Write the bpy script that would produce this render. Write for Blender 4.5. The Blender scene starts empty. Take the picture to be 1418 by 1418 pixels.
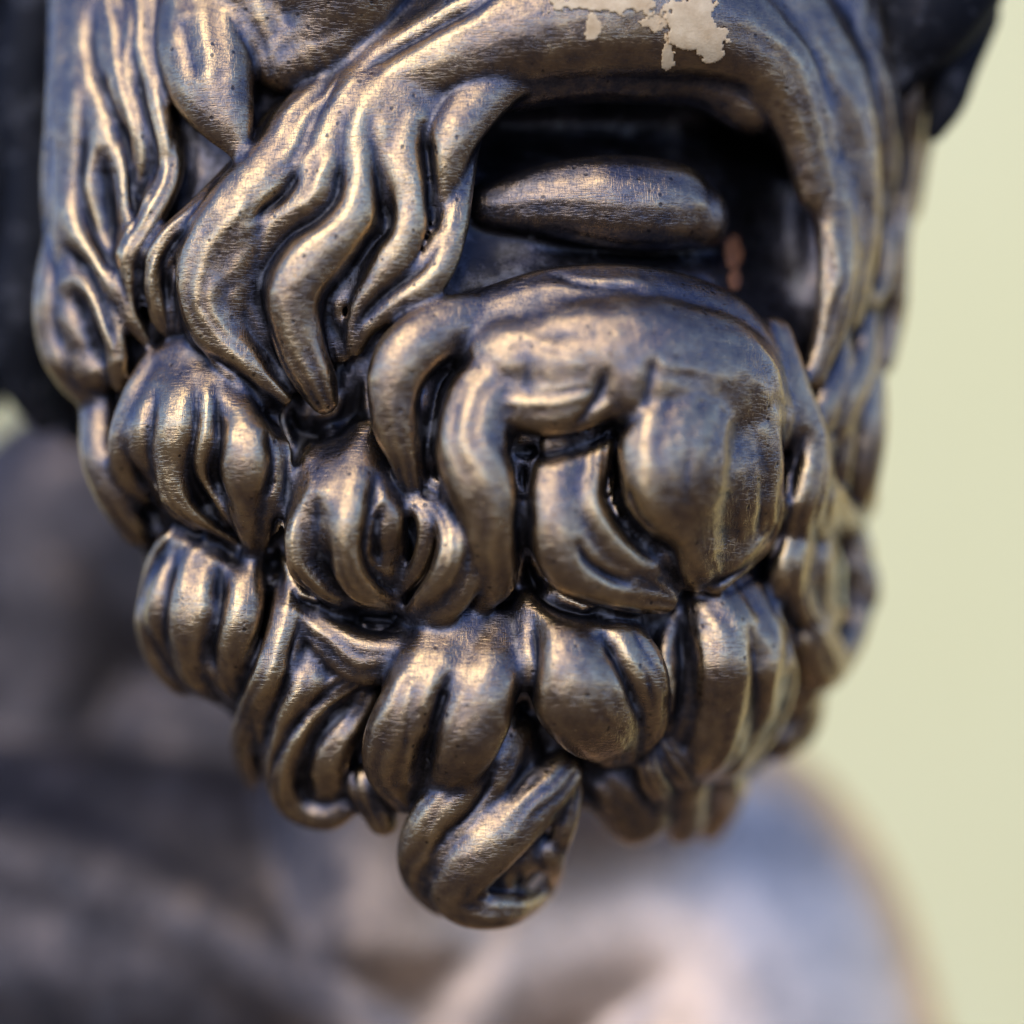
import bpy, math, random
import numpy as np
from mathutils import Vector, noise as mnoise

random.seed(3); np.random.seed(3)
scene = bpy.context.scene

# ------------------------------------------------------------------ camera, sky, sun, exposure
S = 0.0002            # metres per photo pixel at the plane of the beard's front
D = 0.70              # camera to that plane
DP = D / S
ZC = 1.45             # height of the lens above the ground
cam_d = bpy.data.cameras.new('camera')
cam = bpy.data.objects.new('camera', cam_d)
scene.collection.objects.link(cam)
cam.location = (0, -D, ZC)
cam.rotation_euler = (math.radians(90), 0, 0)
cam_d.sensor_width = 36
cam_d.lens = 36 * D / (1418 * S)
cam_d.clip_start = 0.01
cam_d.clip_end = 400
cam_d.dof.use_dof = True
cam_d.dof.focus_distance = D + 75 * S
cam_d.dof.aperture_fstop = 1.3
scene.camera = cam

SUN_EL, SUN_AZ = 38.0, 204.0      # azimuth: clockwise from +Y (away from the camera)
world = bpy.data.worlds.new('World'); scene.world = world
world.use_nodes = True
wn = world.node_tree.nodes; wl = world.node_tree.links
wn.clear()
sky = wn.new('ShaderNodeTexSky'); sky.sky_type = 'NISHITA'; sky.sun_disc = False
sky.sun_elevation = math.radians(SUN_EL); sky.sun_rotation = math.radians(SUN_AZ)
sky.air_density = 1.0; sky.dust_density = 0.3; sky.ozone_density = 6.0
bg = wn.new('ShaderNodeBackground'); bg.inputs['Strength'].default_value = 0.15
wo = wn.new('ShaderNodeOutputWorld')
tint = wn.new('ShaderNodeMix'); tint.data_type = 'RGBA'; tint.blend_type = 'MULTIPLY'; tint.inputs[0].default_value = 1
tint.inputs[7].default_value = (0.96, 0.94, 1.36, 1)
wl.new(sky.outputs[0], tint.inputs[6]); wl.new(tint.outputs[2], bg.inputs['Color']); wl.new(bg.outputs[0], wo.inputs['Surface'])

sun_d = bpy.data.lights.new('sun', 'SUN'); sun_d.energy = 0.95; sun_d.angle = math.radians(46)
sun_d.color = (1.0, 0.89, 0.61)
sun = bpy.data.objects.new('sun', sun_d); scene.collection.objects.link(sun)
el, az = math.radians(SUN_EL), math.radians(SUN_AZ)
to_sun = Vector((math.sin(az) * math.cos(el), math.cos(az) * math.cos(el), math.sin(el)))
sun.rotation_euler = to_sun.to_track_quat('Z', 'Y').to_euler()
sun.location = (-1, -2, 4)

scene.cycles.max_bounces = 6; scene.cycles.glossy_bounces = 4; scene.cycles.diffuse_bounces = 3
scene.view_settings.view_transform = 'Standard'
scene.view_settings.look = 'None'
scene.view_settings.exposure = 0.88
scene.view_settings.gamma = 1
scene.view_settings.use_curve_mapping = False

# ------------------------------------------------------------------ materials
def new_mat(name):
    m = bpy.data.materials.new(name); m.use_nodes = True
    nt = m.node_tree; nt.nodes.clear()
    out = nt.nodes.new('ShaderNodeOutputMaterial')
    p = nt.nodes.new('ShaderNodeBsdfPrincipled')
    nt.links.new(p.outputs[0], out.inputs['Surface'])
    return m, nt, p

def ramp(nt, src, stops):
    r = nt.nodes.new('ShaderNodeValToRGB')
    el = r.color_ramp.elements
    while len(el) < len(stops): el.new(0.5)
    for e, (pos, c) in zip(el, stops):
        e.position = pos; e.color = c if len(c) == 4 else (*c, 1)
    nt.links.new(src, r.inputs[0])
    return r.outputs[0]

def noise_tex(nt, vec, scale, detail=4, rough=0.55, dist=0.0):
    n = nt.nodes.new('ShaderNodeTexNoise')
    n.inputs['Scale'].default_value = scale; n.inputs['Detail'].default_value = detail
    n.inputs['Roughness'].default_value = rough; n.inputs['Distortion'].default_value = dist
    nt.links.new(vec, n.inputs['Vector'])
    return n.outputs['Fac']

def mathn(nt, op, a, b=None, clamp=False):
    n = nt.nodes.new('ShaderNodeMath'); n.operation = op; n.use_clamp = clamp
    for i, v in enumerate((a, b)):
        if v is None: continue
        if isinstance(v, (int, float)): n.inputs[i].default_value = v
        else: nt.links.new(v, n.inputs[i])
    return n.outputs[0]

def mix_col(nt, fac, a, b):
    n = nt.nodes.new('ShaderNodeMix'); n.data_type = 'RGBA'
    for sock, v in ((n.inputs[0], fac), (n.inputs[6], a), (n.inputs[7], b)):
        if isinstance(v, (tuple, list)): sock.default_value = (*v, 1) if len(v) == 3 else v
        elif isinstance(v, (int, float)): sock.default_value = v
        else: nt.links.new(v, sock)
    return n.outputs[2]

def mapping(nt, vec, scale=(1, 1, 1), rot=(0, 0, 0)):
    m = nt.nodes.new('ShaderNodeMapping')
    m.inputs['Scale'].default_value = scale; m.inputs['Rotation'].default_value = rot
    nt.links.new(vec, m.inputs['Vector'])
    return m.outputs[0]

def bronze_material(name, detail=True):
    m, nt, p = new_mat(name)
    tc = nt.nodes.new('ShaderNodeTexCoord').outputs['Object']
    at = nt.nodes.new('ShaderNodeAttribute'); at.attribute_name = 'wear_and_light'
    big = noise_tex(nt, tc, 55, 2, 0.6)
    mid = noise_tex(nt, tc, 260, 3, 0.65)
    fine = noise_tex(nt, tc, 1400, 2, 0.7)
    # rubbed ridges against dark patina; on the torso, a painted bright side
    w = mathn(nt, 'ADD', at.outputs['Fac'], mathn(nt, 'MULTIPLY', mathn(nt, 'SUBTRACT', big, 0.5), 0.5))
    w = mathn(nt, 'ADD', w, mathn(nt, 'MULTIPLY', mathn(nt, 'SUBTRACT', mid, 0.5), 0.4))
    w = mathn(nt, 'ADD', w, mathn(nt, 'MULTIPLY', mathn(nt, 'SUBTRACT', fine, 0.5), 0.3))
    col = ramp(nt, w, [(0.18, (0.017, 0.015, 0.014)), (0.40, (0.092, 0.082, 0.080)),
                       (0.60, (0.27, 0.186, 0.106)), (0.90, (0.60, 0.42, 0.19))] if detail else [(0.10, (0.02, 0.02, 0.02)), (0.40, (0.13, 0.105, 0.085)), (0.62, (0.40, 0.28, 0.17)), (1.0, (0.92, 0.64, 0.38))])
    # pale dust settled in the folds, blotchy
    dn = noise_tex(nt, tc, 90, 3, 0.7)
    dust = mathn(nt, 'MULTIPLY', ramp(nt, dn, [(0.56, (0, 0, 0)), (0.70, (1, 1, 1))]),
                 ramp(nt, at.outputs['Fac'], [(0.15, (1, 1, 1)), (0.42, (0, 0, 0))]))
    dustf = mathn(nt, 'MULTIPLY', dust, 0.55)
    col = mix_col(nt, dustf, col, (0.26, 0.25, 0.235))
    # small dark casting pits
    vor = nt.nodes.new('ShaderNodeTexVoronoi'); vor.feature = 'F1'
    vor.inputs['Scale'].default_value = 330
    nt.links.new(tc, vor.inputs['Vector'])
    sep = nt.nodes.new('ShaderNodeSeparateColor'); nt.links.new(vor.outputs['Color'], sep.inputs[0])
    pit_on = ramp(nt, sep.outputs[0], [(0.80, (0, 0, 0)), (0.82, (1, 1, 1))])
    pit = mathn(nt, 'MULTIPLY', ramp(nt, vor.outputs['Distance'], [(0.12, (1, 1, 1)), (0.26, (0, 0, 0))]), pit_on)
    col = mix_col(nt, mathn(nt, 'MULTIPLY', pit, 0.8), col, (0.03, 0.025, 0.022))
    nt.links.new(col, p.inputs['Base Color'])
    p.inputs['Metallic'].default_value = 0.95
    p.inputs['Coat Weight'].default_value = 0.22 if detail else 0.0; p.inputs['Coat Roughness'].default_value = 0.22
    rg = mathn(nt, 'ADD', mathn(nt, 'MULTIPLY', mid, 0.18), 0.15)
    rg = mathn(nt, 'ADD', rg, mathn(nt, 'MULTIPLY', dustf, 0.5))
    rg = mathn(nt, 'ADD', rg, ramp(nt, w, [(0.15, (0.22, 0.22, 0.22)), (0.55, (0, 0, 0))]))
    if not detail: rg = mathn(nt, 'ADD', rg, 0.22)
    nt.links.new(rg, p.inputs['Roughness'])
    # relief: fine filing scratches in three directions, grain, pits
    h = mathn(nt, 'MULTIPLY', mid, 0.55)
    if detail:
        for rot, sc in (((0.2, 0.5, 0.7), (330, 330, 2500)), ((0.4, -0.8, 0.3), (2700, 360, 360)), ((-0.3, 1.3, 0.6), (300, 420, 2200))):
            v = mapping(nt, tc, sc, rot)
            s_ = noise_tex(nt, v, 1.0, 1, 0.5, 0.3)
            s_ = ramp(nt, s_, [(0.30, (0, 0, 0)), (0.42, (1, 1, 1))])
            h = mathn(nt, 'ADD', h, mathn(nt, 'MULTIPLY', s_, 0.5))
        h = mathn(nt, 'ADD', h, mathn(nt, 'MULTIPLY', fine, 0.5))
        h = mathn(nt, 'SUBTRACT', h, mathn(nt, 'MULTIPLY', pit, 1.1))
    b = nt.nodes.new('ShaderNodeBump'); b.inputs['Strength'].default_value = 0.3
    b.inputs['Distance'].default_value = 0.00045
    nt.links.new(h, b.inputs['Height']); nt.links.new(b.outputs[0], p.inputs['Normal'])
    return m

M_BRONZE = bronze_material('bronze')
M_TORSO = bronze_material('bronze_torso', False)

def plain_mat(name, c1, c2, scale, rough=0.8, bump=0.0005):
    m, nt, p = new_mat(name)
    tc = nt.nodes.new('ShaderNodeTexCoord').outputs['Object']
    f = noise_tex(nt, tc, scale, 6, 0.6)
    col = ramp(nt, f, [(0.3, c1), (0.7, c2)])
    nt.links.new(col, p.inputs['Base Color']); p.inputs['Roughness'].default_value = rough
    b = nt.nodes.new('ShaderNodeBump'); b.inputs['Distance'].default_value = bump
    b.inputs['Strength'].default_value = 0.5
    nt.links.new(noise_tex(nt, tc, scale * 9, 4), b.inputs['Height'])
    nt.links.new(b.outputs[0], p.inputs['Normal'])
    return m
M_WALL = plain_mat('yellow_plaster', (0.86, 0.755, 0.32), (0.90, 0.80, 0.37), 3.0, 0.9, 0.002)
M_GROUND = plain_mat('brown_paving', (0.12, 0.078, 0.04), (0.16, 0.106, 0.055), 2.0, 0.9, 0.01)
M_PAINT = plain_mat('cream_paint', (0.58, 0.37, 0.15), (0.86, 0.63, 0.31), 160, 0.7, 0.0004)
M_RUST = plain_mat('rust', (0.10, 0.035, 0.015), (0.42, 0.15, 0.04), 400, 0.9, 0.0004)

# ------------------------------------------------------------------ helpers
def P(px, py, d):
    """photo pixel + depth behind the front plane (in pixels) -> world"""
    k = 1 + d / DP
    return np.stack([(px - 709) * S * k, d * S, ZC + (709 - py) * S * k], -1)

def unP(v):
    d = v[:, 1] / S
    k = 1 + d / DP
    return v[:, 0] / (S * k) + 709, 709 - (v[:, 2] - ZC) / (S * k), d

LX = np.array([(-150, 70), (0, 72), (200, 66), (400, 58), (500, 72), (560, 105), (640, 118), (720, 145), (770, 182),
               (860, 190), (940, 215), (985, 300), (1060, 335), (1120, 380), (1160, 440), (1220, 540), (1300, 600)], float)
RX = np.array([(-150, 1345), (0, 1340), (100, 1320), (200, 1285), (300, 1262), (420, 1250), (600, 1230), (690, 1214), (735, 1160),
               (780, 1182), (850, 1182), (925, 1166), (962, 1126), (1040, 1104), (1100, 1035), (1160, 990), (1220, 800), (1300, 720)], float)

def d0(x, y):
    """smooth front of the head and beard, as depth"""
    x = np.asarray(x, float); y = np.asarray(y, float)
    L = np.interp(y, LX[:, 0], LX[:, 1]) - 14
    R = np.interp(y, RX[:, 0], RX[:, 1]) + 14
    xc = 680.0
    u = np.where(x < xc, (x - xc) / (xc - L), (x - xc) / (R - xc))
    u = np.clip(np.abs(u), 0, 0.985)
    a = np.where(x < xc, 250.0, 490.0)
    pw = 2.3
    d = 62 + a * (1 - np.power(1 - np.power(u, pw), 1 / pw))
    d = d + 110 * np.clip((y - 650) / 600, 0, None) ** 2
    d = d + 60 * np.clip((420 - y) / 420, 0, None) ** 1.5
    d = d - 50 * np.exp(-((x - 880) / 240) ** 2 - ((y - 600) / 210) ** 2)
    return d

def sbox(t, a, b, e):
    return 1 / (1 + np.exp(-(t - a) / e)) * 1 / (1 + np.exp((t - b) / e))

def catmull(pts, step=7.0):
    pts = np.asarray(pts, float)
    if len(pts) == 2:
        pts = np.array([pts[0], (pts[0] + pts[1]) / 2, pts[1]])
    q = np.vstack([2 * pts[0] - pts[1], pts, 2 * pts[-1] - pts[-2]])
    out = []
    for i in range(1, len(q) - 2):
        p0, p1, p2, p3 = q[i - 1], q[i], q[i + 1], q[i + 2]
        n = max(2, int(np.hypot(*(p2 - p1)[:2]) / step))
        t = np.linspace(0, 1, n, endpoint=False)[:, None]
        out.append(0.5 * ((2 * p1) + (-p0 + p2) * t + (2 * p0 - 5 * p1 + 4 * p2 - p3) * t * t
                          + (-p0 + 3 * p1 - 3 * p2 + p3) * t ** 3))
    out.append(q[-2][None])
    return np.vstack(out)

class Soup:
    def __init__(s): s.v = []; s.f = []; s.n = 0
    def add(s, v, f):
        s.v.append(v); s.f.extend([tuple(i + s.n for i in q) for q in f]); s.n += len(v)

def tube(soup, pts, flat=0.85, seg=14, base=d0):
    """a strand: pts are (x, y, radius, height above the smooth front)"""
    c = catmull(pts)
    x, y, r, h = c.T
    r = np.maximum(r, 3)
    d = base(x, y) - h
    ctr = P(x, y, d)
    rad = r * S * (1 + d / DP)
    # round ends
    T = np.gradient(ctr, axis=0); T /= np.linalg.norm(T, axis=1)[:, None] + 1e-12
    e = 2.0
    gx = (base(x + e, y) - base(x - e, y)) / (2 * e); gy = (base(x, y + e) - base(x, y - e)) / (2 * e)
    N = np.stack([gx, -np.ones_like(gx), -gy], -1)
    N[:, 0] *= 0.7; N[:, 2] *= 0.7
    N /= np.linalg.norm(N, axis=1)[:, None]
    B = np.cross(T, N); B /= np.linalg.norm(B, axis=1)[:, None] + 1e-12
    N = np.cross(B, T)
    rows = [(ctr[0], rad[0], T[0], N[0], B[0])]
    C = []; RR = []; NN = []; BB = []
    for k in (0.92, 0.7, 0.38):
        C.append(ctr[0] - T[0] * rad[0] * k); RR.append(rad[0] * math.sqrt(1 - k * k)); NN.append(N[0]); BB.append(B[0])
    for i in range(len(ctr)):
        C.append(ctr[i]); RR.append(rad[i]); NN.append(N[i]); BB.append(B[i])
    for k in (0.38, 0.7, 0.92):
        C.append(ctr[-1] + T[-1] * rad[-1] * k); RR.append(rad[-1] * math.sqrt(1 - k * k)); NN.append(N[-1]); BB.append(B[-1])
    C = np.array(C); RR = np.array(RR); NN = np.array(NN); BB = np.array(BB)
    a = np.linspace(0, 2 * math.pi, seg, endpoint=False)
    ring = C[:, None] + RR[:, None, None] * (np.cos(a)[None, :, None] * BB[:, None] + flat * np.sin(a)[None, :, None] * NN[:, None])
    n = len(C)
    v = np.vstack([ring.reshape(-1, 3), C[:1], C[-1:]])
    f = []
    for i in range(n - 1):
        for j in range(seg):
            k = (j + 1) % seg
            f.append((i * seg + j, i * seg + k, (i + 1) * seg + k, (i + 1) * seg + j))
    for j in range(seg):
        f.append((n * seg, (j + 1) % seg, j))
        f.append((n * seg + 1, (n - 1) * seg + j, (n - 1) * seg + (j + 1) % seg))
    soup.add(v, f)
    return ctr, rad, B

# ------------------------------------------------------------------ strands traced over the head: part, lock, flatness, points
K = []
def s(part, lock, pts, flat=0.85):
    q = [p if len(p) == 4 else (*p, 0) for p in pts]
    K.append((part, lock, [(x, y, r * 1.2, h + 2) for x, y, r, h in q], flat * 0.82))
def mass(lock, pts, flat=0.6, part='beard'):
    K.append((part, lock, [(x, y, r * 1.04, h + 8) for x, y, r, h in pts], flat))
def swell(pts, lock):
    # each lock arches out of the mass and tucks back under at its end
    p = np.array(pts, float)
    seg = np.hypot(np.diff(p[:, 0]), np.diff(p[:, 1])); t = np.concatenate([[0], np.cumsum(seg)]); ln = t[-1]; t = t / ln
    k = {'a': 0.5, 'm': 0.35, 'r': 0.4, 'l': 0.0, 'k': 0.6, 'c': 0.7}.get(lock[0], 1.0)
    if lock == 'c9': k = 0.15
    if lock == 'm1': k = 0.0
    if lock in ('c3', 'c4', 'c5'): k = 0.4
    if lock in ('face', 'c0', 'c7', 'c8', 'h3', 'j2', 'a6') or len(p) < 3: k = 0.0
    amp = min(0.22 * ln, 56) * k
    p[:, 3] += amp * (np.sin(math.pi * t ** 1.1) - 0.5)
    return [tuple(q) for q in p]

# -- side of the beard under the ear
s('beard', 'a1', [(98, -60, 30), (96, 60, 30), (86, 160, 26), (74, 250, 20), (70, 320, 12)])
s('beard', 'a2', [(122, 80, 16), (102, 180, 18), (93, 250, 19), (106, 310, 19), (140, 365, 19), (170, 415, 17), (186, 458, 10)])
s('beard', 'a2', [(130, 80, 16), (158, 180, 17), (171, 260, 16), (172, 330, 15), (180, 400, 12)])
s('beard', 'a2', [(128, 160, 28, -14), (142, 280, 30, -18), (158, 370, 20, -14)])
s('beard', 'a3', [(78, 320, 18), (68, 400, 23), (72, 470, 24), (98, 525, 22), (138, 560, 16)])
s('beard', 'a3', [(96, 345, 13), (130, 405, 17), (155, 465, 17), (166, 530, 14)])
s('beard', 'a3', [(88, 380, 24, -14), (115, 450, 30, -16), (140, 525, 20, -12)])
s('beard', 'a4', [(148, -60, 27), (162, 40, 27), (174, 115, 25), (191, 185, 19), (188, 245, 15), (176, 305, 10)])
s('beard', 'a5', [(206, -40, 28), (200, 60, 27), (213, 150, 22), (226, 215, 17), (214, 285, 12)])
s('beard', 'a6', [(300, -30, 60, -18), (286, 40, 60, 2), (294, 115, 54, 16), (316, 172, 34, 22), (331, 208, 15, 24)], 0.8)
s('beard', 'a7', [(236, 190, 18), (232, 240, 21), (206, 300, 21), (180, 345, 19), (172, 390, 17), (184, 440, 13), (200, 472, 8)])
s('beard', 'a8', [(335, 245, 26), (286, 293, 24), (236, 335, 21), (213, 375, 19), (215, 425, 15), (226, 458, 8)])
s('beard', 'a9', [(262, 330, 16, -12), (251, 390, 17, -16), (250, 450, 14, -16)])

# -- moustache, viewer's left wing
s('moustache', 'm1', [(800, 90, 16, -16), (730, 98, 26, 2), (676, 126, 34, 8), (628, 190, 30, 18), (612, 258, 18, 10), (606, 312, 8, 2)])
s('moustache', 'm2', [(640, 75, 36, -6), (572, 145, 34, 6), (556, 220, 28, 10), (571, 285, 24, 8), (546, 352, 24, 6), (506, 425, 20, 2), (488, 478, 12)])
s('moustache', 'm3', [(570, 75, 36, -12), (515, 145, 38, 4), (500, 215, 38, 8), (482, 295, 38, 10), (432, 358, 40, 12), (402, 415, 38, 14), (413, 480, 33, 12), (438, 530, 27, 8), (450, 556, 19, 4)])
s('moustache', 'm4', [(462, 130, 32, 0), (422, 170, 38, 4), (392, 225, 42, 6), (335, 290, 44, 8), (290, 350, 38, 8), (283, 410, 33, 8), (305, 468, 30, 6), (350, 518, 25, 4), (388, 552, 16, 2)])
s('moustache', 'm5', [(645, 190, 20, -2), (634, 260, 20, -4), (622, 325, 22, -4), (596, 382, 24, -2), (550, 416, 22, 0), (508, 450, 16, -2), (494, 485, 10, -4)])
s('moustache', 'm6', [(472, 150, 15, -8), (466, 230, 15, -12), (441, 290, 14, -14), (388, 332, 14, -16), (357, 390, 15, -16), (361, 450, 15, -14), (386, 512, 12, -12)])
s('moustache', 'm7', [(532, 250, 14, -8), (524, 320, 14, -10), (485, 382, 14, -10), (461, 430, 13, -10), (474, 492, 12, -10)])
# -- right wing
s('moustache', 'm8', [(1080, 105, 28, -26), (1128, 185, 34, 0), (1152, 270, 33, 8), (1160, 355, 30, 12), (1152, 440, 25, 12), (1128, 520, 16, 8)])
s('moustache', 'm9', [(1110, 60, 40, -20), (1150, 140, 36, -10), (1176, 225, 28, -6), (1182, 305, 22, -6), (1178, 400, 17, -8)])
s('beard', 'r1', [(1150, -120, 48, -30), (1172, 20, 45, -30), (1200, 130, 42, -30), (1215, 220, 34, -25), (1215, 280, 24, -20)])
s('beard', 'r2', [(1195, 280, 14, 0), (1186, 330, 14, 4), (1192, 390, 14, 4), (1210, 415, 13, 2), (1226, 380, 13, 0), (1228, 310, 13, -2), (1212, 275, 13, 0)])
s('beard', 'r3', [(1235, -20, 30, -30), (1250, 110, 34, -20), (1255, 230, 26, -20), (1245, 330, 20, -10), (1240, 430, 18, -10), (1225, 500, 18, -10)])
s('beard', 'r3', [(1300, 20, 24, -30), (1290, 120, 28, -20), (1275, 200, 20, -20), (1262, 290, 16, -10)])
s('beard', 'r4', [(1150, 440, 20, -10), (1165, 500, 20, -8), (1140, 570, 22, -6), (1125, 600, 14)])
s('beard', 'r5', [(1200, 430, 20, -5), (1195, 500, 24, 0), (1165, 570, 24, -5), (1150, 620, 18, -5)])
s('beard', 'r6', [(1210, 520, 20, -5), (1205, 590, 28, -5), (1195, 660, 28, -10), (1195, 705, 20, -15)])
s('beard', 'r6', [(1180, 560, 18, -10), (1165, 630, 20, -10), (1160, 690, 18, -20)])

# -- chin
s('beard', 'c0', [(690, 470, 66, -32), (780, 456, 76, -38), (880, 462, 82, -40), (980, 486, 78, -40), (1050, 530, 55, -30)], 0.72)
s('beard', 'c1', [(700, 440, 30, -6), (625, 450, 36, -2), (565, 490, 38, 4), (543, 545, 33, 6), (550, 598, 27, 4), (566, 648, 20, 0), (573, 705, 15, -8)])
s('beard', 'c2', [(760, 480, 44, -12), (690, 525, 46, 0), (655, 585, 44, 6), (657, 640, 44, 8), (677, 700, 41, 10), (685, 760, 37, 8), (683, 805, 28, 4), (668, 838, 14)])
s('beard', 'c9', [(680, 545, 40, 6), (760, 560, 38, 10), (825, 548, 36, 8), (880, 520, 34, 4), (930, 480, 30, -8)])
mass('c9', [(700, 500, 60, 0), (780, 510, 60, 2), (850, 500, 60, 0)])
s('beard', 'c3', [(786, 585, 28, -26), (778, 640, 34, -6), (771, 695, 37, 4), (778, 755, 40, 12), (815, 797, 38, 14), (870, 815, 34, 14), (918, 828, 22, 10)])
s('beard', 'c3', [(834, 580, 18, -24), (826, 640, 22, -4), (822, 695, 25, 8), (846, 745, 28, 14), (888, 785, 28, 16), (918, 815, 22, 12)])
s('beard', 'c4', [(945, 500, 46, -24), (920, 560, 48, 2), (912, 610, 48, 18), (915, 675, 50, 26), (948, 738, 46, 28), (968, 788, 32, 22)])
s('beard', 'c4', [(975, 500, 54, -26), (962, 560, 56, 2), (948, 620, 58, 18), (948, 690, 56, 24), (968, 765, 38, 22)])
s('beard', 'c5', [(1025, 480, 40, -30), (1038, 540, 42, -6), (1045, 600, 36, 12), (1060, 665, 28, 16), (1060, 718, 28, 18), (1030, 762, 28, 18), (990, 798, 24, 18)])
s('beard', 'c6', [(1070, 470, 30, -8), (1095, 550, 30, -4), (1120, 610, 28, 4), (1118, 670, 32, 6), (1098, 740, 32, 8), (1090, 810, 28, 8), (1098, 860, 20, 4)])
s('beard', 'c7', [(1118, 640, 26, 8), (1146, 690, 24, 12), (1180, 752, 23, 16), (1192, 815, 24, 18), (1178, 880, 27, 14), (1152, 925, 28, 6)])
s('beard', 'c7', [(1120, 735, 18, 16), (1106, 790, 16, 18), (1112, 840, 16, 18), (1136, 866, 16, 18), (1160, 850, 14, 14)])
s('beard', 'c7', [(1120, 880, 34, 0), (1140, 920, 38, 0), (1142, 935, 26, 0)])
s('beard', 'c8', [(1104, 950, 44, -40), (1100, 995, 46, -40), (1086, 1018, 34, -40)])

# -- curl under the moustache tip
s('beard', 'e1', [(452, 635, 28, 2), (417, 685, 24, 6), (406, 740, 19, 8), (416, 790, 17, 6), (450, 826, 15, 2), (492, 842, 12, -4)])
s('beard', 'e1', [(452, 680, 30, -14), (446, 745, 30, -14), (466, 808, 20, -12)])
s('beard', 'e1', [(500, 605, 24, 0), (493, 665, 26, 8), (481, 725, 26, 12), (484, 782, 24, 12), (512, 824, 19, 8), (548, 838, 13, 2)])
s('beard', 'e2', [(542, 640, 15, -16), (562, 690, 15, -20), (584, 705, 14, -18), (592, 740, 14, -18), (578, 788, 14, -18), (545, 822, 13, -12)])
s('beard', 'e2', [(586, 690, 14, 0), (612, 708, 17, 8), (625, 752, 19, 12), (613, 795, 18, 10), (584, 832, 14, 4), (562, 850, 8, 0)])
s('beard', 'e2', [(560, 650, 18, -14), (620, 690, 16, -12), (650, 750, 16, -12), (646, 808, 18, -10), (602, 855, 17, -6), (550, 866, 10, -8)])

# -- second row, left
s('beard', 'f1', [(218, 505, 24, 0), (187, 560, 22, 6), (169, 610, 19, 8), (171, 655, 17, 6), (196, 692, 13, 0)])
s('beard', 'f1', [(208, 560, 13, -2), (197, 620, 13, -3), (207, 672, 11, -4)])
s('beard', 'f2', [(248, 498, 22, 4), (241, 560, 25, 12), (233, 620, 26, 14), (240, 678, 22, 10), (275, 720, 16, 4), (322, 756, 12, 0)])
s('beard', 'f2', [(284, 515, 16, -2), (285, 590, 14, -3), (281, 650, 13, -3), (310, 702, 13, 0), (346, 742, 11, 0)])
s('beard', 'f3', [(312, 530, 28, 2), (336, 590, 38, 8), (337, 640, 38, 10), (335, 690, 26, 4), (345, 735, 17, 0), (352, 775, 10, -4)])
s('beard', 'f3', [(372, 565, 14, 0), (391, 620, 14, 2), (388, 670, 14, 0), (376, 722, 13, 0), (362, 775, 12, -4)])
s('beard', 'f4', [(136, 555, 26, -8), (136, 630, 26, -6), (160, 690, 26, -10), (188, 735, 24, -14)])
# -- third row, left
s('beard', 'g1', [(250, 735, 18, 0), (216, 790, 20, 4), (204, 850, 20, 4), (217, 908, 20, 2), (252, 948, 20, 0)])
s('beard', 'g1', [(258, 748, 15, -4), (240, 810, 15, -4), (230, 870, 15, -4), (242, 922, 13, -2)])
s('beard', 'g1', [(288, 760, 22, 2), (277, 820, 26, 8), (260, 880, 26, 10), (267, 928, 22, 6), (302, 964, 16, 0)])
s('beard', 'g2', [(344, 785, 26, -6), (328, 855, 32, -4), (312, 918, 30, -4), (330, 962, 20, -4)])
# -- fourth row, left
s('beard', 'h1', [(404, 790, 22, -8), (398, 860, 24, -2), (378, 930, 24, 4), (348, 990, 20, 6), (336, 1040, 19, 6), (348, 1082, 13, 2)])
s('beard', 'h1', [(424, 875, 20, -8), (402, 960, 18, -6), (376, 1040, 18, -6), (382, 1092, 14, -4)])
s('beard', 'h2', [(500, 930, 20, 0), (442, 968, 20, 6), (402, 1020, 22, 10), (388, 1075, 22, 10), (406, 1118, 22, 8), (450, 1132, 20, 6), (484, 1115, 15, 0)])
s('beard', 'h2', [(500, 965, 24, -12), (446, 1035, 38, -16), (452, 1088, 28, -14)])
s('beard', 'h3', [(424, 850, 32, -22), (490, 905, 38, -20), (545, 905, 34, -18)])
s('beard', 'h4', [(512, 1090, 28, -30), (530, 1138, 20, -30)])
# -- lower row, middle
s('beard', 'i1', [(615, 872, 24, -4), (583, 940, 33, 8), (550, 1010, 37, 14), (543, 1060, 36, 12), (566, 1102, 28, 4)])
s('beard', 'i1', [(698, 872, 32, -2), (676, 945, 43, 10), (648, 1018, 42, 14), (627, 1072, 34, 10), (606, 1106, 20, 4)])
s('beard', 'i2', [(745, 850, 34, -4), (772, 910, 50, 6), (803, 970, 54, 14), (835, 1008, 48, 16), (850, 1030, 32, 12)])
s('beard', 'i2', [(846, 858, 24, 0), (882, 910, 28, 10), (903, 960, 28, 12), (904, 1003, 22, 10), (880, 1034, 15, 6)])
s('beard', 'i3', [(985, 830, 38, -6), (1006, 890, 46, 4), (1010, 960, 46, 8), (990, 1028, 40, 4), (962, 1068, 28, 0)])
s('beard', 'i3', [(1045, 835, 26, 0), (1074, 895, 26, 8), (1080, 950, 25, 10), (1065, 1000, 23, 8), (1032, 1048, 20, 4)])
s('beard', 'i4', [(945, 850, 30, -36), (942, 950, 44, -40), (930, 1020, 44, -40)])
s('beard', 'j1', [(893, 1040, 18, -14), (903, 1075, 18, -14), (924, 1110, 14, -16)])
s('beard', 'j1', [(920, 1030, 18, -12), (945, 1070, 18, -12), (960, 1090, 14, -14)])
s('beard', 'j2', [(860, 1085, 50, -70), (885, 1120, 48, -70)])
s('beard', 'j3', [(948, 1090, 32, -30), (950, 1142, 28, -36)])
s('beard', 'j3', [(1000, 1070, 28, -30), (1010, 1105, 24, -30), (988, 1146, 22, -34)])
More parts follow.
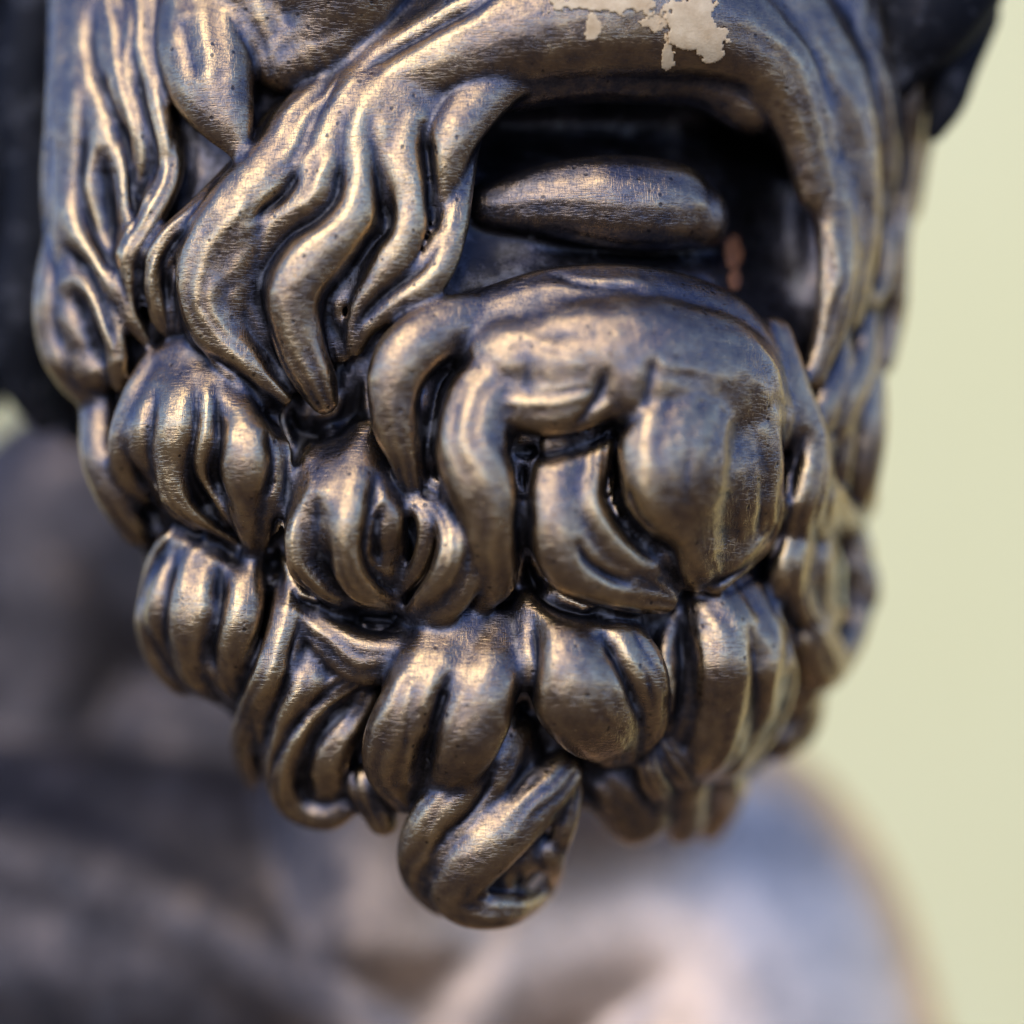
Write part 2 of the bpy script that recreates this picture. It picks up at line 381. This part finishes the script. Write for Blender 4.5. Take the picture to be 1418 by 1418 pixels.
# -- hanging tip
s('beard', 'k1', [(700, 1015, 36, -22), (672, 1062, 38, -12), (625, 1120, 38, -4), (592, 1168, 36, 2), (590, 1212, 34, 6), (612, 1240, 30, 6)])
s('beard', 'k1', [(778, 1072, 28, -14), (742, 1112, 32, 0), (692, 1158, 36, 10), (648, 1202, 35, 12), (630, 1238, 32, 10), (662, 1260, 26, 8), (714, 1260, 21, 6), (754, 1236, 16, 6), (768, 1202, 14, 6), (757, 1180, 14, 6), (738, 1188, 11, 2)])
s('beard', 'k1', [(788, 1095, 20, -26), (782, 1140, 17, -18), (772, 1180, 14, -8)])
s('beard', 'k1', [(712, 1110, 40, -40), (705, 1190, 42, -30)])
# -- lips
s('lower_lip', 'lip', [(680, 285, 28, -66), (762, 278, 45, -60), (852, 280, 56, -56), (930, 288, 54, -56), (966, 300, 40, -60)], 1.0)

# -- bodies of the locks, under their strands
mass('m9', [(1060, 0, 80, -6), (1135, 90, 66, -4), (1172, 200, 54, -2), (1185, 320, 44, -2), (1170, 430, 36, -6)], 0.6, 'moustache')
mass('m1', [(505, 140, 46, -10), (590, 88, 66, -4), (690, 45, 82, 2), (800, 22, 90, 6), (900, 18, 94, 8), (1000, 40, 80, 8), (1068, 88, 62, 8), (1112, 165, 48, 6), (1136, 260, 40, 4)], 0.7, 'moustache')
mass('face', [(370, -130, 150, -10), (450, -40, 130, -4), (440, 40, 80, -12), (400, 70, 60, -16)], 0.6, 'face')
mass('face', [(350, -80, 90, -4), (372, 20, 66, -6), (385, 80, 40, -12)], 0.6, 'face')
mass('m1', [(700, 120, 36, -34), (780, 100, 44, -36), (880, 96, 46, -38), (970, 106, 44, -38), (1040, 150, 38, -34)], 1.0, 'moustache')
mass('c0', [(690, 520, 70, -22), (800, 500, 84, -12), (900, 510, 96, -8), (1000, 535, 92, -10), (1055, 580, 60, -16)])
mass('c1', [(610, 520, 44, -26), (592, 600, 34, -26), (585, 660, 26, -28)])
mass('a2', [(150, -60, 90, -52), (150, 100, 92, -54), (148, 250, 88, -54), (140, 390, 76, -46)])
mass('a3', [(120, 400, 50, -30), (125, 500, 46, -28)])
mass('m3', [(640, 55, 90, -22), (540, 150, 92, -26), (465, 280, 92, -28), (405, 400, 84, -28), (415, 495, 50, -24)], 0.6, 'moustache')
mass('m4', [(420, 200, 70, -24), (340, 330, 75, -26), (310, 430, 62, -26), (350, 510, 36, -20)], 0.6, 'moustache')
mass('f2', [(272, 515, 70, -24), (265, 600, 94, -22), (278, 690, 66, -24)])
mass('g1', [(285, 765, 62, -24), (262, 850, 72, -20), (282, 925, 50, -20)])
mass('h1', [(420, 860, 55, -32), (400, 980, 62, -26), (420, 1075, 58, -26)])
mass('e1', [(490, 640, 66, -28), (480, 720, 84, -24), (505, 800, 66, -28)])
mass('c2', [(660, 530, 70, -22), (655, 650, 50, -12), (675, 770, 38, -10)])
mass('c3', [(800, 660, 52, -34), (806, 740, 56, -8), (865, 800, 46, -4)])
mass('c5', [(1000, 570, 50, 0), (1012, 640, 46, 6), (1012, 720, 40, 8), (995, 780, 30, 6)], 0.7)
mass('c4', [(965, 570, 80, -40), (955, 650, 92, -12), (980, 740, 70, -4)])
mass('c6', [(1110, 600, 50, -24), (1120, 720, 50, -16), (1120, 860, 50, -20)])
mass('i1', [(640, 880, 78, -26), (612, 980, 86, -14), (592, 1070, 58, -12)])
mass('i2', [(800, 865, 88, -30), (830, 950, 86, -12), (858, 1015, 56, -8)])
mass('i3', [(1010, 850, 70, -24), (1032, 940, 74, -12), (1005, 1035, 54, -12)])
mass('k1', [(695, 1050, 60, -48), (665, 1145, 66, -38), (672, 1205, 64, -32)])

# grooves and hollows carved after fusing: (width, depth, points)
G = [
    (12, 19, [(474, 140), (467, 250), (445, 292), (392, 328), (358, 380), (356, 430), (386, 502), (422, 560)]),
    (9, 15, [(508, 150), (526, 254), (533, 310), (513, 338), (485, 381), (457, 416), (462, 450), (482, 500)]),
    (9, 15, [(583, 165), (592, 220), (598, 275), (604, 325)]),
    (8, 10, [(612, 330), (580, 372), (532, 408), (502, 440), (488, 475)]),
    (16, 20, [(320, 515), (395, 588), (445, 602), (485, 575), (505, 520)]),
    (15, 20, [(398, 590), (396, 680), (376, 760), (392, 840)]),
    (13, 16, [(396, 780), (436, 838), (515, 864), (580, 880)]),
    (11, 14, [(170, 690), (230, 722), (300, 752), (350, 795)]),
    (11, 17, [(722, 630), (722, 730), (735, 800), (770, 838), (850, 852), (925, 865)]),
    (13, 20, [(846, 620), (852, 700), (890, 748), (930, 772), (940, 830)]),
    (9, 14, [(690, 622), (760, 628), (830, 604), (895, 570)]),
    (12, 17, [(735, 840), (737, 930), (712, 1010)]),
    (13, 18, [(938, 850), (946, 930), (930, 1020)]),
    (10, 14, [(940, 825), (1000, 806), (1060, 770), (1084, 700)]),
    (9, 14, [(1090, 800), (1096, 900), (1080, 990)]),
    (14, 18, [(526, 690), (522, 750), (528, 795)]),
    (10, 15, [(690, 1050), (668, 1110), (620, 1160), (590, 1190)]),
    (12, 16, [(705, 1225), (735, 1222), (748, 1205)]),
    (7, 11, [(415, 225), (395, 265), (340, 312)]),
    (7, 16, [(655, 490), (612, 522), (597, 570), (588, 640)]),
    (14, 5, [(735, 470), (728, 520), (730, 555)]),
    (8, 9, [(842, 508), (822, 560), (790, 600)]),
    (9, 6, [(908, 490), (900, 530), (893, 575)]),
    (6, 11, [(797, 745), (815, 778), (850, 800), (880, 808)]),
    (22, 5, [(1003, 660), (1003, 710), (1008, 760)]),
    (10, 18, [(627, 925), (605, 990), (590, 1050), (592, 1085)]),
    (9, 16, [(828, 868), (862, 930), (885, 985), (888, 1010)]),
    (11, 18, [(1036, 860), (1052, 920), (1048, 990), (1020, 1040)]),
    (9, 14, [(262, 478), (330, 522), (400, 588)]),
    (5, 5, [(745, 370), (800, 392), (900, 400)]),
    (7, 9, [(130, 0), (128, 80), (165, 180), (178, 240)]),
    (10, 15, [(216, 530), (204, 600), (204, 655), (226, 695)]),
    (10, 18, [(272, 515), (268, 590), (260, 650), (288, 705), (330, 748)]),
    (9, 18, [(299, 525), (300, 600), (293, 655), (318, 712), (340, 745)]),
    (9, 12, [(368, 580), (378, 640), (370, 700)]),
    (10, 16, [(248, 748), (228, 815), (222, 880), (240, 935)]),
    (10, 15, [(304, 775), (302, 840), (290, 905), (308, 950)]),
    (9, 12, [(240, 742), (198, 800), (186, 860)]),
    (10, 15, [(420, 840), (398, 940), (368, 1010), (354, 1075)]),
    (10, 14, [(480, 942), (420, 992), (378, 1058), (380, 1105)]),
    (16, 16, [(505, 965), (450, 1010), (422, 1070), (440, 1105)]),
    (18, 14, [(440, 680), (434, 745), (452, 805)]),
    (8, 14, [(520, 650), (515, 700), (508, 760), (522, 800), (548, 815)]),
    (9, 16, [(116, 120), (112, 210), (108, 260), (128, 320), (165, 390), (182, 440)]),
    (18, 18, [(140, 200), (146, 290), (160, 350)]),
    (9, 14, [(152, 140), (178, 220), (184, 290), (178, 340)]),
    (18, 14, [(96, 390), (116, 450), (140, 510)]),
    (9, 12, [(86, 335), (118, 375), (146, 435), (166, 500)]),
    (8, 12, [(182, 60), (196, 140), (212, 220), (200, 280)]),
    (9, 14, [(196, 345), (192, 400), (204, 450)]),
    (8, 14, [(262, 300), (228, 360), (232, 430)]),
    (18, 3, [(1012, 580), (1020, 620), (1008, 670), (1004, 720)]),
    (9, 10, [(1120, 590), (1090, 680), (1078, 760)]),
    (10, 12, [(860, 660), (885, 720), (920, 745)]),
    (9, 12, [(485, 105), (560, 62), (690, -8)]),
    (16, 8, [(250, 20), (262, 80), (275, 110)]),
]

# ------------------------------------------------------------------ fuse the strands over the core, as one casting
soup = Soup()
tubes = []
for part, lock, pts, flat in K:
    ctr, rad, lat = tube(soup, swell(pts, lock), flat)
    tubes.append((part, lock, ctr, rad, lat))

def core_front(x, y):
    d = d0(x, y) + 44
    d = d + 26 * sbox(x, 640, 1110, 18) * sbox(y, 130, 372, 14)           # recess round the lip
    d = d + 104 * sbox(x, 664, 1122, 16) * sbox(y, 132, 222, 14)          # open mouth
    d = d + 40 * sbox(x, 775, 1010, 14) * sbox(y, 340, 364, 7)            # gap under the lip
    d = d + 78 * sbox(x, 1012, 1118, 13) * sbox(y, 170, 440, 22)          # corner of the mouth
    d = d - 60 * np.exp(-((x - 430) / 165) ** 2 - ((y - 5) / 105) ** 2)   # cheek
    return d

ny, nx = 190, 150
ys = np.linspace(-140, 1120, ny)
U = np.linspace(-1, 1, nx); U = np.sign(U) * np.abs(U) ** 0.85
gx = np.zeros((ny, nx)); gy = np.zeros((ny, nx))
for i, y in enumerate(ys):
    L = np.interp(y, LX[:, 0], LX[:, 1]) + 16; R = np.interp(y, RX[:, 0], RX[:, 1]) - 18
    gx[i] = (L + R) / 2 + U * (R - L) / 2; gy[i] = y
fr = P(gx, gy, core_front(gx, gy)).reshape(-1, 3)
bk = P(gx * 0.85 + 680 * 0.15, gy, np.full_like(gx, 560.0)).reshape(-1, 3)
cv = np.vstack([fr, bk]); cf = []
n1 = nx * ny
for i in range(ny - 1):
    for j in range(nx - 1):
        a = i * nx + j
        cf.append((a, a + 1, a + nx + 1, a + nx)); cf.append((n1 + a, n1 + a + nx, n1 + a + nx + 1, n1 + a + 1))
for i in range(ny - 1):
    for j in (0, nx - 1):
        a = i * nx + j; b = a + nx
        cf.append((a, b, n1 + b, n1 + a))
for j in range(nx - 1):
    for i in (0, ny - 1):
        a = i * nx + j
        cf.append((a, a + 1, n1 + a + 1, n1 + a))
soup.add(cv, cf)

me = bpy.data.meshes.new('raw')
me.from_pydata(np.vstack(soup.v).tolist(), [], soup.f)
ob = bpy.data.objects.new('raw', me); scene.collection.objects.link(ob)
md = ob.modifiers.new('fuse', 'REMESH'); md.mode = 'VOXEL'; md.voxel_size = 2.7 * S; md.adaptivity = 0
dg = bpy.context.evaluated_depsgraph_get()
em = ob.evaluated_get(dg).to_mesh()
V = np.empty(len(em.vertices) * 3); em.vertices.foreach_get('co', V); V = V.reshape(-1, 3)
nl = len(em.loops); lp = np.empty(nl, np.int64); em.loops.foreach_get('vertex_index', lp)
F = lp.reshape(-1, 4) if nl == 4 * len(em.polygons) else None
assert F is not None
ob.evaluated_get(dg).to_mesh_clear()
bpy.data.objects.remove(ob); bpy.data.meshes.remove(me)
print('fused', len(V), len(F))

# drop what lies deep behind the head, where nothing is ever seen
keep = (V[F, 1].max(1) < 455 * S)
F = F[keep]
used, inv = np.unique(F, return_inverse=True)
V = V[used]; F = inv.reshape(-1, 4)
E = np.vstack([F[:, [0, 1]], F[:, [1, 2]], F[:, [2, 3]], F[:, [3, 0]]])
def smooth(A, it, lam=0.5):
    n = len(A); deg = np.bincount(E[:, 0], minlength=n).astype(float)
    A = A.copy()
    for _ in range(it):
        if A.ndim == 1:
            A += lam * (np.bincount(E[:, 0], A[E[:, 1]], n) / deg - A)
        else:
            for k in range(3):
                A[:, k] += lam * (np.bincount(E[:, 0], A[E[:, 1], k], n) / deg - A[:, k])
    return A
def normals(V):
    a = np.cross(V[F[:, 2]] - V[F[:, 0]], V[F[:, 3]] - V[F[:, 1]])
    N = np.stack([sum(np.bincount(F[:, i], a[:, k], len(V)) for i in range(4)) for k in range(3)], -1)
    return N / (np.linalg.norm(N, axis=1)[:, None] + 1e-20)

V = smooth(V, 34)
# which strand each vertex belongs to
own = np.full(len(V), -1); best = np.full(len(V), 1.45); latc = np.zeros(len(V))
for ti, (part, lock, ctr, rad, lat) in enumerate(tubes):
    m = rad.max() * 1.5
    idx = np.nonzero(np.all((V > ctr.min(0) - m) & (V < ctr.max(0) + m), 1))[0]
    if not len(idx): continue
    q = V[idx]; bb = np.full(len(idx), 9.0); lc = np.zeros(len(idx))
    for c, r, b in zip(ctr[::2], rad[::2], lat[::2]):
        w_ = (q - c) / r
        dd = np.sqrt(np.einsum('ij,ij->i', w_, w_)); k = dd < bb
        bb[k] = dd[k]; lc[k] = (w_[k] @ b)
    ok = bb < best[idx]
    best[idx[ok]] = bb[ok]; own[idx[ok]] = ti; latc[idx[ok]] = lc[ok]

# value noise on a lattice, for hand-made unevenness
_lat = np.random.RandomState(5).rand(48, 48, 48)
def vnoise(p):
    p = p % 47; i = p.astype(int); f = p - i; f = f * f * (3 - 2 * f)
    o = 0
    for a in (0, 1):
        for b in (0, 1):
            for c in (0, 1):
                w_ = (f[:, 0] if a else 1 - f[:, 0]) * (f[:, 1] if b else 1 - f[:, 1]) * (f[:, 2] if c else 1 - f[:, 2])
                o = o + w_ * _lat[(i[:, 0] + a) % 47, (i[:, 1] + b) % 47, (i[:, 2] + c) % 47]
    return o - 0.5

# broad forms polished smooth: chin, cheek, moustache band
px, py, pd = unP(V)
Vs = smooth(V, 55)
wgt = np.zeros(len(V))
for cx, cy, rx, ry, k in ((1005, 610, 75, 95, 1.0), (870, 455, 230, 65, 0.9), (430, 20, 130, 70, 1.0), (850, 45, 300, 50, 0.8),
                          (1165, 250, 60, 170, 0.8), (1010, 730, 50, 50, 0.8)):
    wgt = np.maximum(wgt, k * np.exp(-(((px - cx) / rx) ** 2 + ((py - cy) / ry) ** 2) ** 1.5))
V = V + (Vs - V) * wgt[:, None]
# carve
px, py, pd = unP(V)
gi = np.clip((px / 4).astype(int) + 60, 0, 500); gj = np.clip((py / 4).astype(int) + 60, 0, 500)
zb = np.full((501, 501), 1e9); np.minimum.at(zb, (gi, gj), pd)
vis = pd < zb[gi, gj] + 26
N = normals(V); Ns = smooth(N, 12); Ns /= np.linalg.norm(Ns, axis=1)[:, None] + 1e-12
disp = np.zeros(len(V))
for w, dep, pts in G:
    c = catmull([(*p, 0, 0) for p in pts], 4)[:, :2]
    m = w * 3
    idx = np.nonzero((px > c[:, 0].min() - m) & (px < c[:, 0].max() + m) & (py > c[:, 1].min() - m) & (py < c[:, 1].max() + m))[0]
    t = np.linspace(0, 1, len(c)); amp = np.minimum(1, np.minimum(t, 1 - t) * 4)
    d2 = np.full(len(idx), 1e9); am = np.zeros(len(idx))
    for q, a in zip(c, amp):
        dd = (px[idx] - q[0]) ** 2 + (py[idx] - q[1]) ** 2
        k = dd < d2; d2[k] = dd[k]; am[k] = a
    disp[idx] = np.minimum(disp[idx], -1.05 * dep * am * np.clip(1 - np.sqrt(d2) / (2.3 * w), 0, 1) ** 1.7)
Ns = 0.5 * Ns + np.array([0, -0.5, 0]); disp = smooth(disp * np.clip(smooth(vis.astype(float), 6) * 1.6 - 0.6, 0, 1), 2); V = V + Ns * (disp * S)[:, None]
# uneven hand-made surface: dents, and faint hair lines along the strands
Q = V / S + 5000
bump = 5.0 * vnoise(Q / 85) + 2.0 * vnoise(Q / 38 + 7) + 0.9 * vnoise(Q / 15 + 3)
warp = latc + 0.5 * vnoise(Q / 60 + 11)
hl = np.where(own >= 0, np.cos(warp * 11.0), 0) * np.clip(0.5 + 3 * vnoise(Q / 110 + 21), 0, 1.2)
front = np.clip(-N[:, 1] * 2, 0, 1)
V = V + N * ((bump + 0.8 * hl) * front * S)[:, None]
V = smooth(V, 3)

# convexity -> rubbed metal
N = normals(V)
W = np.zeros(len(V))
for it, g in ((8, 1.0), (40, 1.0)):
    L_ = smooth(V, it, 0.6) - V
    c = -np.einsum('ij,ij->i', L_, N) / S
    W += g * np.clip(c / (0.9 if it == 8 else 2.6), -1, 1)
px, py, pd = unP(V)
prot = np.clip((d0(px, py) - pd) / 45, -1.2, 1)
wear_and_light = np.clip(0.445 + 0.22 * smooth(W, 3) + 0.13 * prot, 0, 1)

# ------------------------------------------------------------------ split the casting into its parts
def link(name, mesh, mat, parent=None):
    o = bpy.data.objects.new(name, mesh); scene.collection.objects.link(o)
    if mat is not None: mesh.materials.append(mat)
    o.parent = parent
    return o

def submesh(name, fidx, V, N, wear_and_light):
    ff = F[fidx]
    u, inv = np.unique(ff, return_inverse=True)
    ff = inv.reshape(-1, 4)
    me = bpy.data.meshes.new(name)
    me.vertices.add(len(u)); me.vertices.foreach_set('co', V[u].ravel())
    me.loops.add(ff.size); me.loops.foreach_set('vertex_index', ff.ravel().astype(np.int32))
    me.polygons.add(len(ff))
    me.polygons.foreach_set('loop_start', np.arange(0, ff.size, 4, dtype=np.int32))
    me.update(calc_edges=True)
    me.polygons.foreach_set('use_smooth', np.ones(len(ff), bool))
    a = me.attributes.new('wear_and_light', 'FLOAT', 'POINT'); a.data.foreach_set('value', wear_and_light[u].astype(np.float32))
    me.normals_split_custom_set_from_vertices(N[u].tolist())
    return me

root = bpy.data.objects.new('bronze_bust', None); scene.collection.objects.link(root)
root.empty_display_size = 0.05
root['label'] = 'weathered bronze bust with thick curly beard and rubbed golden ridges'
root['category'] = 'statue'

fown = own[F[:, 0]]
px, py, pd = unP(V)
fy = py[F[:, 0]]; fx = px[F[:, 0]]
names = sorted({(t[0], t[1]) for t in tubes})
tkey = np.array([names.index((t[0], t[1])) for t in tubes] + [-1])
fkey = tkey[fown]
core = fkey < 0
face = (core & (((fy < 430) & (fx > 380) & (fx < 1180)) | (fy < 120))) | (fkey == names.index(('face', 'face')))
lipk = names.index(('lower_lip', 'lip'))
face_o = link('face', submesh('face', np.nonzero(face)[0], V, N, wear_and_light), M_BRONZE, root)
beard_o = link('beard', submesh('beard', np.nonzero(core & ~face)[0], V, N, wear_and_light), M_BRONZE, root)
lip_o = link('lower_lip', submesh('lower_lip', np.nonzero(fkey == lipk)[0], V, N, wear_and_light), M_BRONZE, root)
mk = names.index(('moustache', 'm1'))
mous_o = link('moustache', submesh('moustache', np.nonzero(fkey == mk)[0], V, N, wear_and_light), M_BRONZE, root)
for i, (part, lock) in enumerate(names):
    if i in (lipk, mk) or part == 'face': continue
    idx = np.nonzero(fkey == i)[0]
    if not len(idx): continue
    link('lock', submesh('lock', idx, V, N, wear_and_light), M_BRONZE, beard_o if part == 'beard' else mous_o)

# ------------------------------------------------------------------ torso, out of focus below and behind the beard
def grid_mesh(name, fn, nu, nv, mat, parent, wearv=0.45):
    u, v = np.meshgrid(np.linspace(0, 1, nu), np.linspace(0, 1, nv))
    x, y, d = fn(u, v)
    p = P(x, y, d).reshape(-1, 3)
    f = [(i * nu + j, i * nu + j + 1, (i + 1) * nu + j + 1, (i + 1) * nu + j) for i in range(nv - 1) for j in range(nu - 1)]
    me = bpy.data.meshes.new(name); me.from_pydata(p.tolist(), [], f)
    me.polygons.foreach_set('use_smooth', np.ones(len(f), bool))
    a = me.attributes.new('wear_and_light', 'FLOAT', 'POINT'); a.data.foreach_set('value', np.full(len(p), wearv, np.float32))
    return link(name, me, mat, parent)

def fused(name, tubes_, voxel, it, mat, parent, wearv):
    so = Soup()
    for pts in tubes_:
        base = lambda x, y: np.zeros_like(np.asarray(x, float))
        tube(so, [(x, y, r, -(d + 220)) for x, y, r, d in pts], 1.0, 28, base)
    me = bpy.data.meshes.new('raw'); me.from_pydata(np.vstack(so.v).tolist(), [], so.f)
    ob = bpy.data.objects.new('raw', me); scene.collection.objects.link(ob)
    md = ob.modifiers.new('fuse', 'REMESH'); md.mode = 'VOXEL'; md.voxel_size = voxel * S
    sm = ob.modifiers.new('soft', 'SMOOTH'); sm.factor = 0.5; sm.iterations = it
    m2 = bpy.data.meshes.new_from_object(ob.evaluated_get(bpy.context.evaluated_depsgraph_get()))
    m2.name = name
    bpy.data.objects.remove(ob); bpy.data.meshes.remove(me)
    m2.polygons.foreach_set('use_smooth', np.ones(len(m2.polygons), bool))
    a = m2.attributes.new('wear_and_light', 'FLOAT', 'POINT'); a.data.foreach_set('value', np.full(len(m2.vertices), wearv, np.float32))
    return link(name, m2, mat, parent)
torso = fused('torso', [
    [(560, 780, 190, 620), (560, 1000, 180, 640), (560, 1250, 230, 680)],
    [(560, 1300, 260, 760), (600, 1500, 420, 860), (600, 1800, 430, 860)],
    [(600, 1350, 280, 780), (915, 1275, 300, 790), (990, 1600, 370, 790)],
    [(420, 1000, 150, 860), (250, 1050, 160, 900)],
    [(480, 1330, 250, 760), (200, 1310, 290, 790), (-250, 1360, 320, 830), (-300, 1700, 330, 830)],
    [(360, 830, 190, 900), (200, 735, 200, 960), (90, 775, 190, 980), (40, 1100, 220, 980)],
    [(-120, 1150, 90, 560), (190, 1250, 95, 540), (470, 1390, 95, 520), (600, 1560, 90, 500)],
    [(880, 1130, 70, 560), (740, 1270, 80, 520), (650, 1440, 85, 500), (600, 1600, 85, 500)],
    [(1000, 1120, 60, 570), (1110, 1280, 66, 590), (1170, 1450, 70, 610)],
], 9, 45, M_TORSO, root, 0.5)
tv = np.empty(len(torso.data.vertices) * 3); torso.data.vertices.foreach_get('co', tv); tv = tv.reshape(-1, 3)
tx, ty, td = unP(tv)
torso.data.attributes['wear_and_light'].data.foreach_set('value', np.clip(0.28 + 0.66 / (1 + np.exp(-(tx - 560) / 90)) + 0.2 * vnoise(tv / S / 160 + 5000), 0.1, 1).astype(np.float32))  # right side painted paler, standing in for bright reflections; noise varies it

# ------------------------------------------------------------------ hair behind, far to both sides
hs = []
def hair(pts, flat=0.9, deep=0):
    so = Soup()
    base = lambda x, y: np.full_like(np.asarray(x, float), float(deep))
    tube(so, [(x, y, r, 0) for x, y, r in pts], flat, 20, base)
    me = bpy.data.meshes.new('hair_lock'); me.from_pydata(np.vstack(so.v).tolist(), [], so.f)
    me.polygons.foreach_set('use_smooth', np.ones(len(me.polygons), bool))
    a = me.attributes.new('wear_and_light', 'FLOAT', 'POINT'); a.data.foreach_set('value', np.full(len(me.vertices), 0.05, np.float32))
    return link('hair_lock', me, M_TORSO, root)
hair([(1350, -110, 84), (1305, -20, 82), (1266, 48, 68), (1238, 104, 36)], 0.85, 300)
hair([(1345, 20, 40), (1322, 85, 36), (1312, 140, 26), (1294, 182, 14)], 0.85, 340)
hair([(1225, -120, 60), (1230, 0, 44), (1222, 70, 30), (1228, 120, 16)], 0.85, 300)
hair([(70, -140, 50), (58, 0, 52), (40, 120, 56), (56, 240, 52), (48, 350, 54), (30, 450, 58), (40, 530, 40), (60, 580, 22)], 0.9, 470)
hair([(-20, -140, 65), (-30, 60, 66), (-12, 200, 60), (-34, 340, 65), (-14, 460, 60), (-24, 540, 34)], 0.9, 520)
hair([(90, -140, 60), (92, 60, 60), (82, 250, 56), (92, 400, 60), (100, 520, 50), (110, 590, 30)], 0.9, 560)

# ------------------------------------------------------------------ paint flakes on the nose, rust at the corner of the mouth
def flake(name, cx, cy, rx, ry, mat, seed, thr, lift):
    px, py, pd = unP(V)
    idx = np.nonzero((np.abs(px - cx) < rx * 1.3) & (np.abs(py - cy) < ry * 1.3))[0]
    zz = zb[np.clip((px[idx] / 4).astype(int) + 60, 0, 500), np.clip((py[idx] / 4).astype(int) + 60, 0, 500)]
    idx = idx[pd[idx] < zz + 30]
    ok = np.zeros(len(V), bool)
    for i in idx:
        e = math.hypot((px[i] - cx) / rx, (py[i] - cy) / ry)
        n = mnoise.fractal(Vector((px[i] * 0.021 + seed, py[i] * 0.021, seed)), 0.6, 2.2, 5)
        ok[i] = e + 0.55 * n < thr
    fi = np.nonzero(ok[F].all(1))[0]
    if not len(fi): return
    o = link(name, submesh(name, fi, V + N * lift * S, N, wear_and_light), mat, root)
    sd = o.modifiers.new('thickness', 'SOLIDIFY'); sd.thickness = lift * 0.9 * S; sd.offset = -1
flake('paint_flake', 846, 0, 78, 26, M_PAINT, 1.3, 0.95, 3.5)
flake('paint_flake', 905, 32, 30, 16, M_PAINT, 3.6, 0.8, 3.0)
flake('paint_flake', 962, 38, 52, 46, M_PAINT, 4.1, 0.95, 4.0)
flake('paint_flake', 822, 40, 13, 22, M_PAINT, 7.7, 0.85, 1.8)
flake('paint_flake', 925, 70, 12, 30, M_PAINT, 2.9, 0.8, 1.8)
flake('rust_spot', 1016, 345, 17, 22, M_RUST, 5.2, 0.85, 1.2)
flake('rust_spot', 1016, 385, 8, 15, M_RUST, 8.2, 0.8, 1.2)

# ------------------------------------------------------------------ wall and ground
def box(name, c, dim, mat, bev=0.01):
    import bmesh
    bm = bmesh.new(); bmesh.ops.create_cube(bm, size=1)
    for v in bm.verts: v.co = Vector((v.co.x * dim[0], v.co.y * dim[1], v.co.z * dim[2]))
    bmesh.ops.bevel(bm, geom=bm.edges[:], offset=bev, segments=2, affect='EDGES')
    me = bpy.data.meshes.new(name); bm.to_mesh(me); bm.free()
    o = link(name, me, mat); o.location = c
    return o
wall = box('wall', (0.9, 1.6, 1.5), (5.0, 0.2, 3.0), M_WALL)
wall['label'] = 'pale yellow plaster wall behind the bust'; wall['category'] = 'wall'
me = bpy.data.meshes.new('ground')
me.from_pydata([(-60, -60, 0), (60, -60, 0), (60, 60, 0), (-60, 60, 0)], [], [(0, 1, 2, 3)])
gr = link('ground', me, M_GROUND); gr['kind'] = 'structure'
print('done')
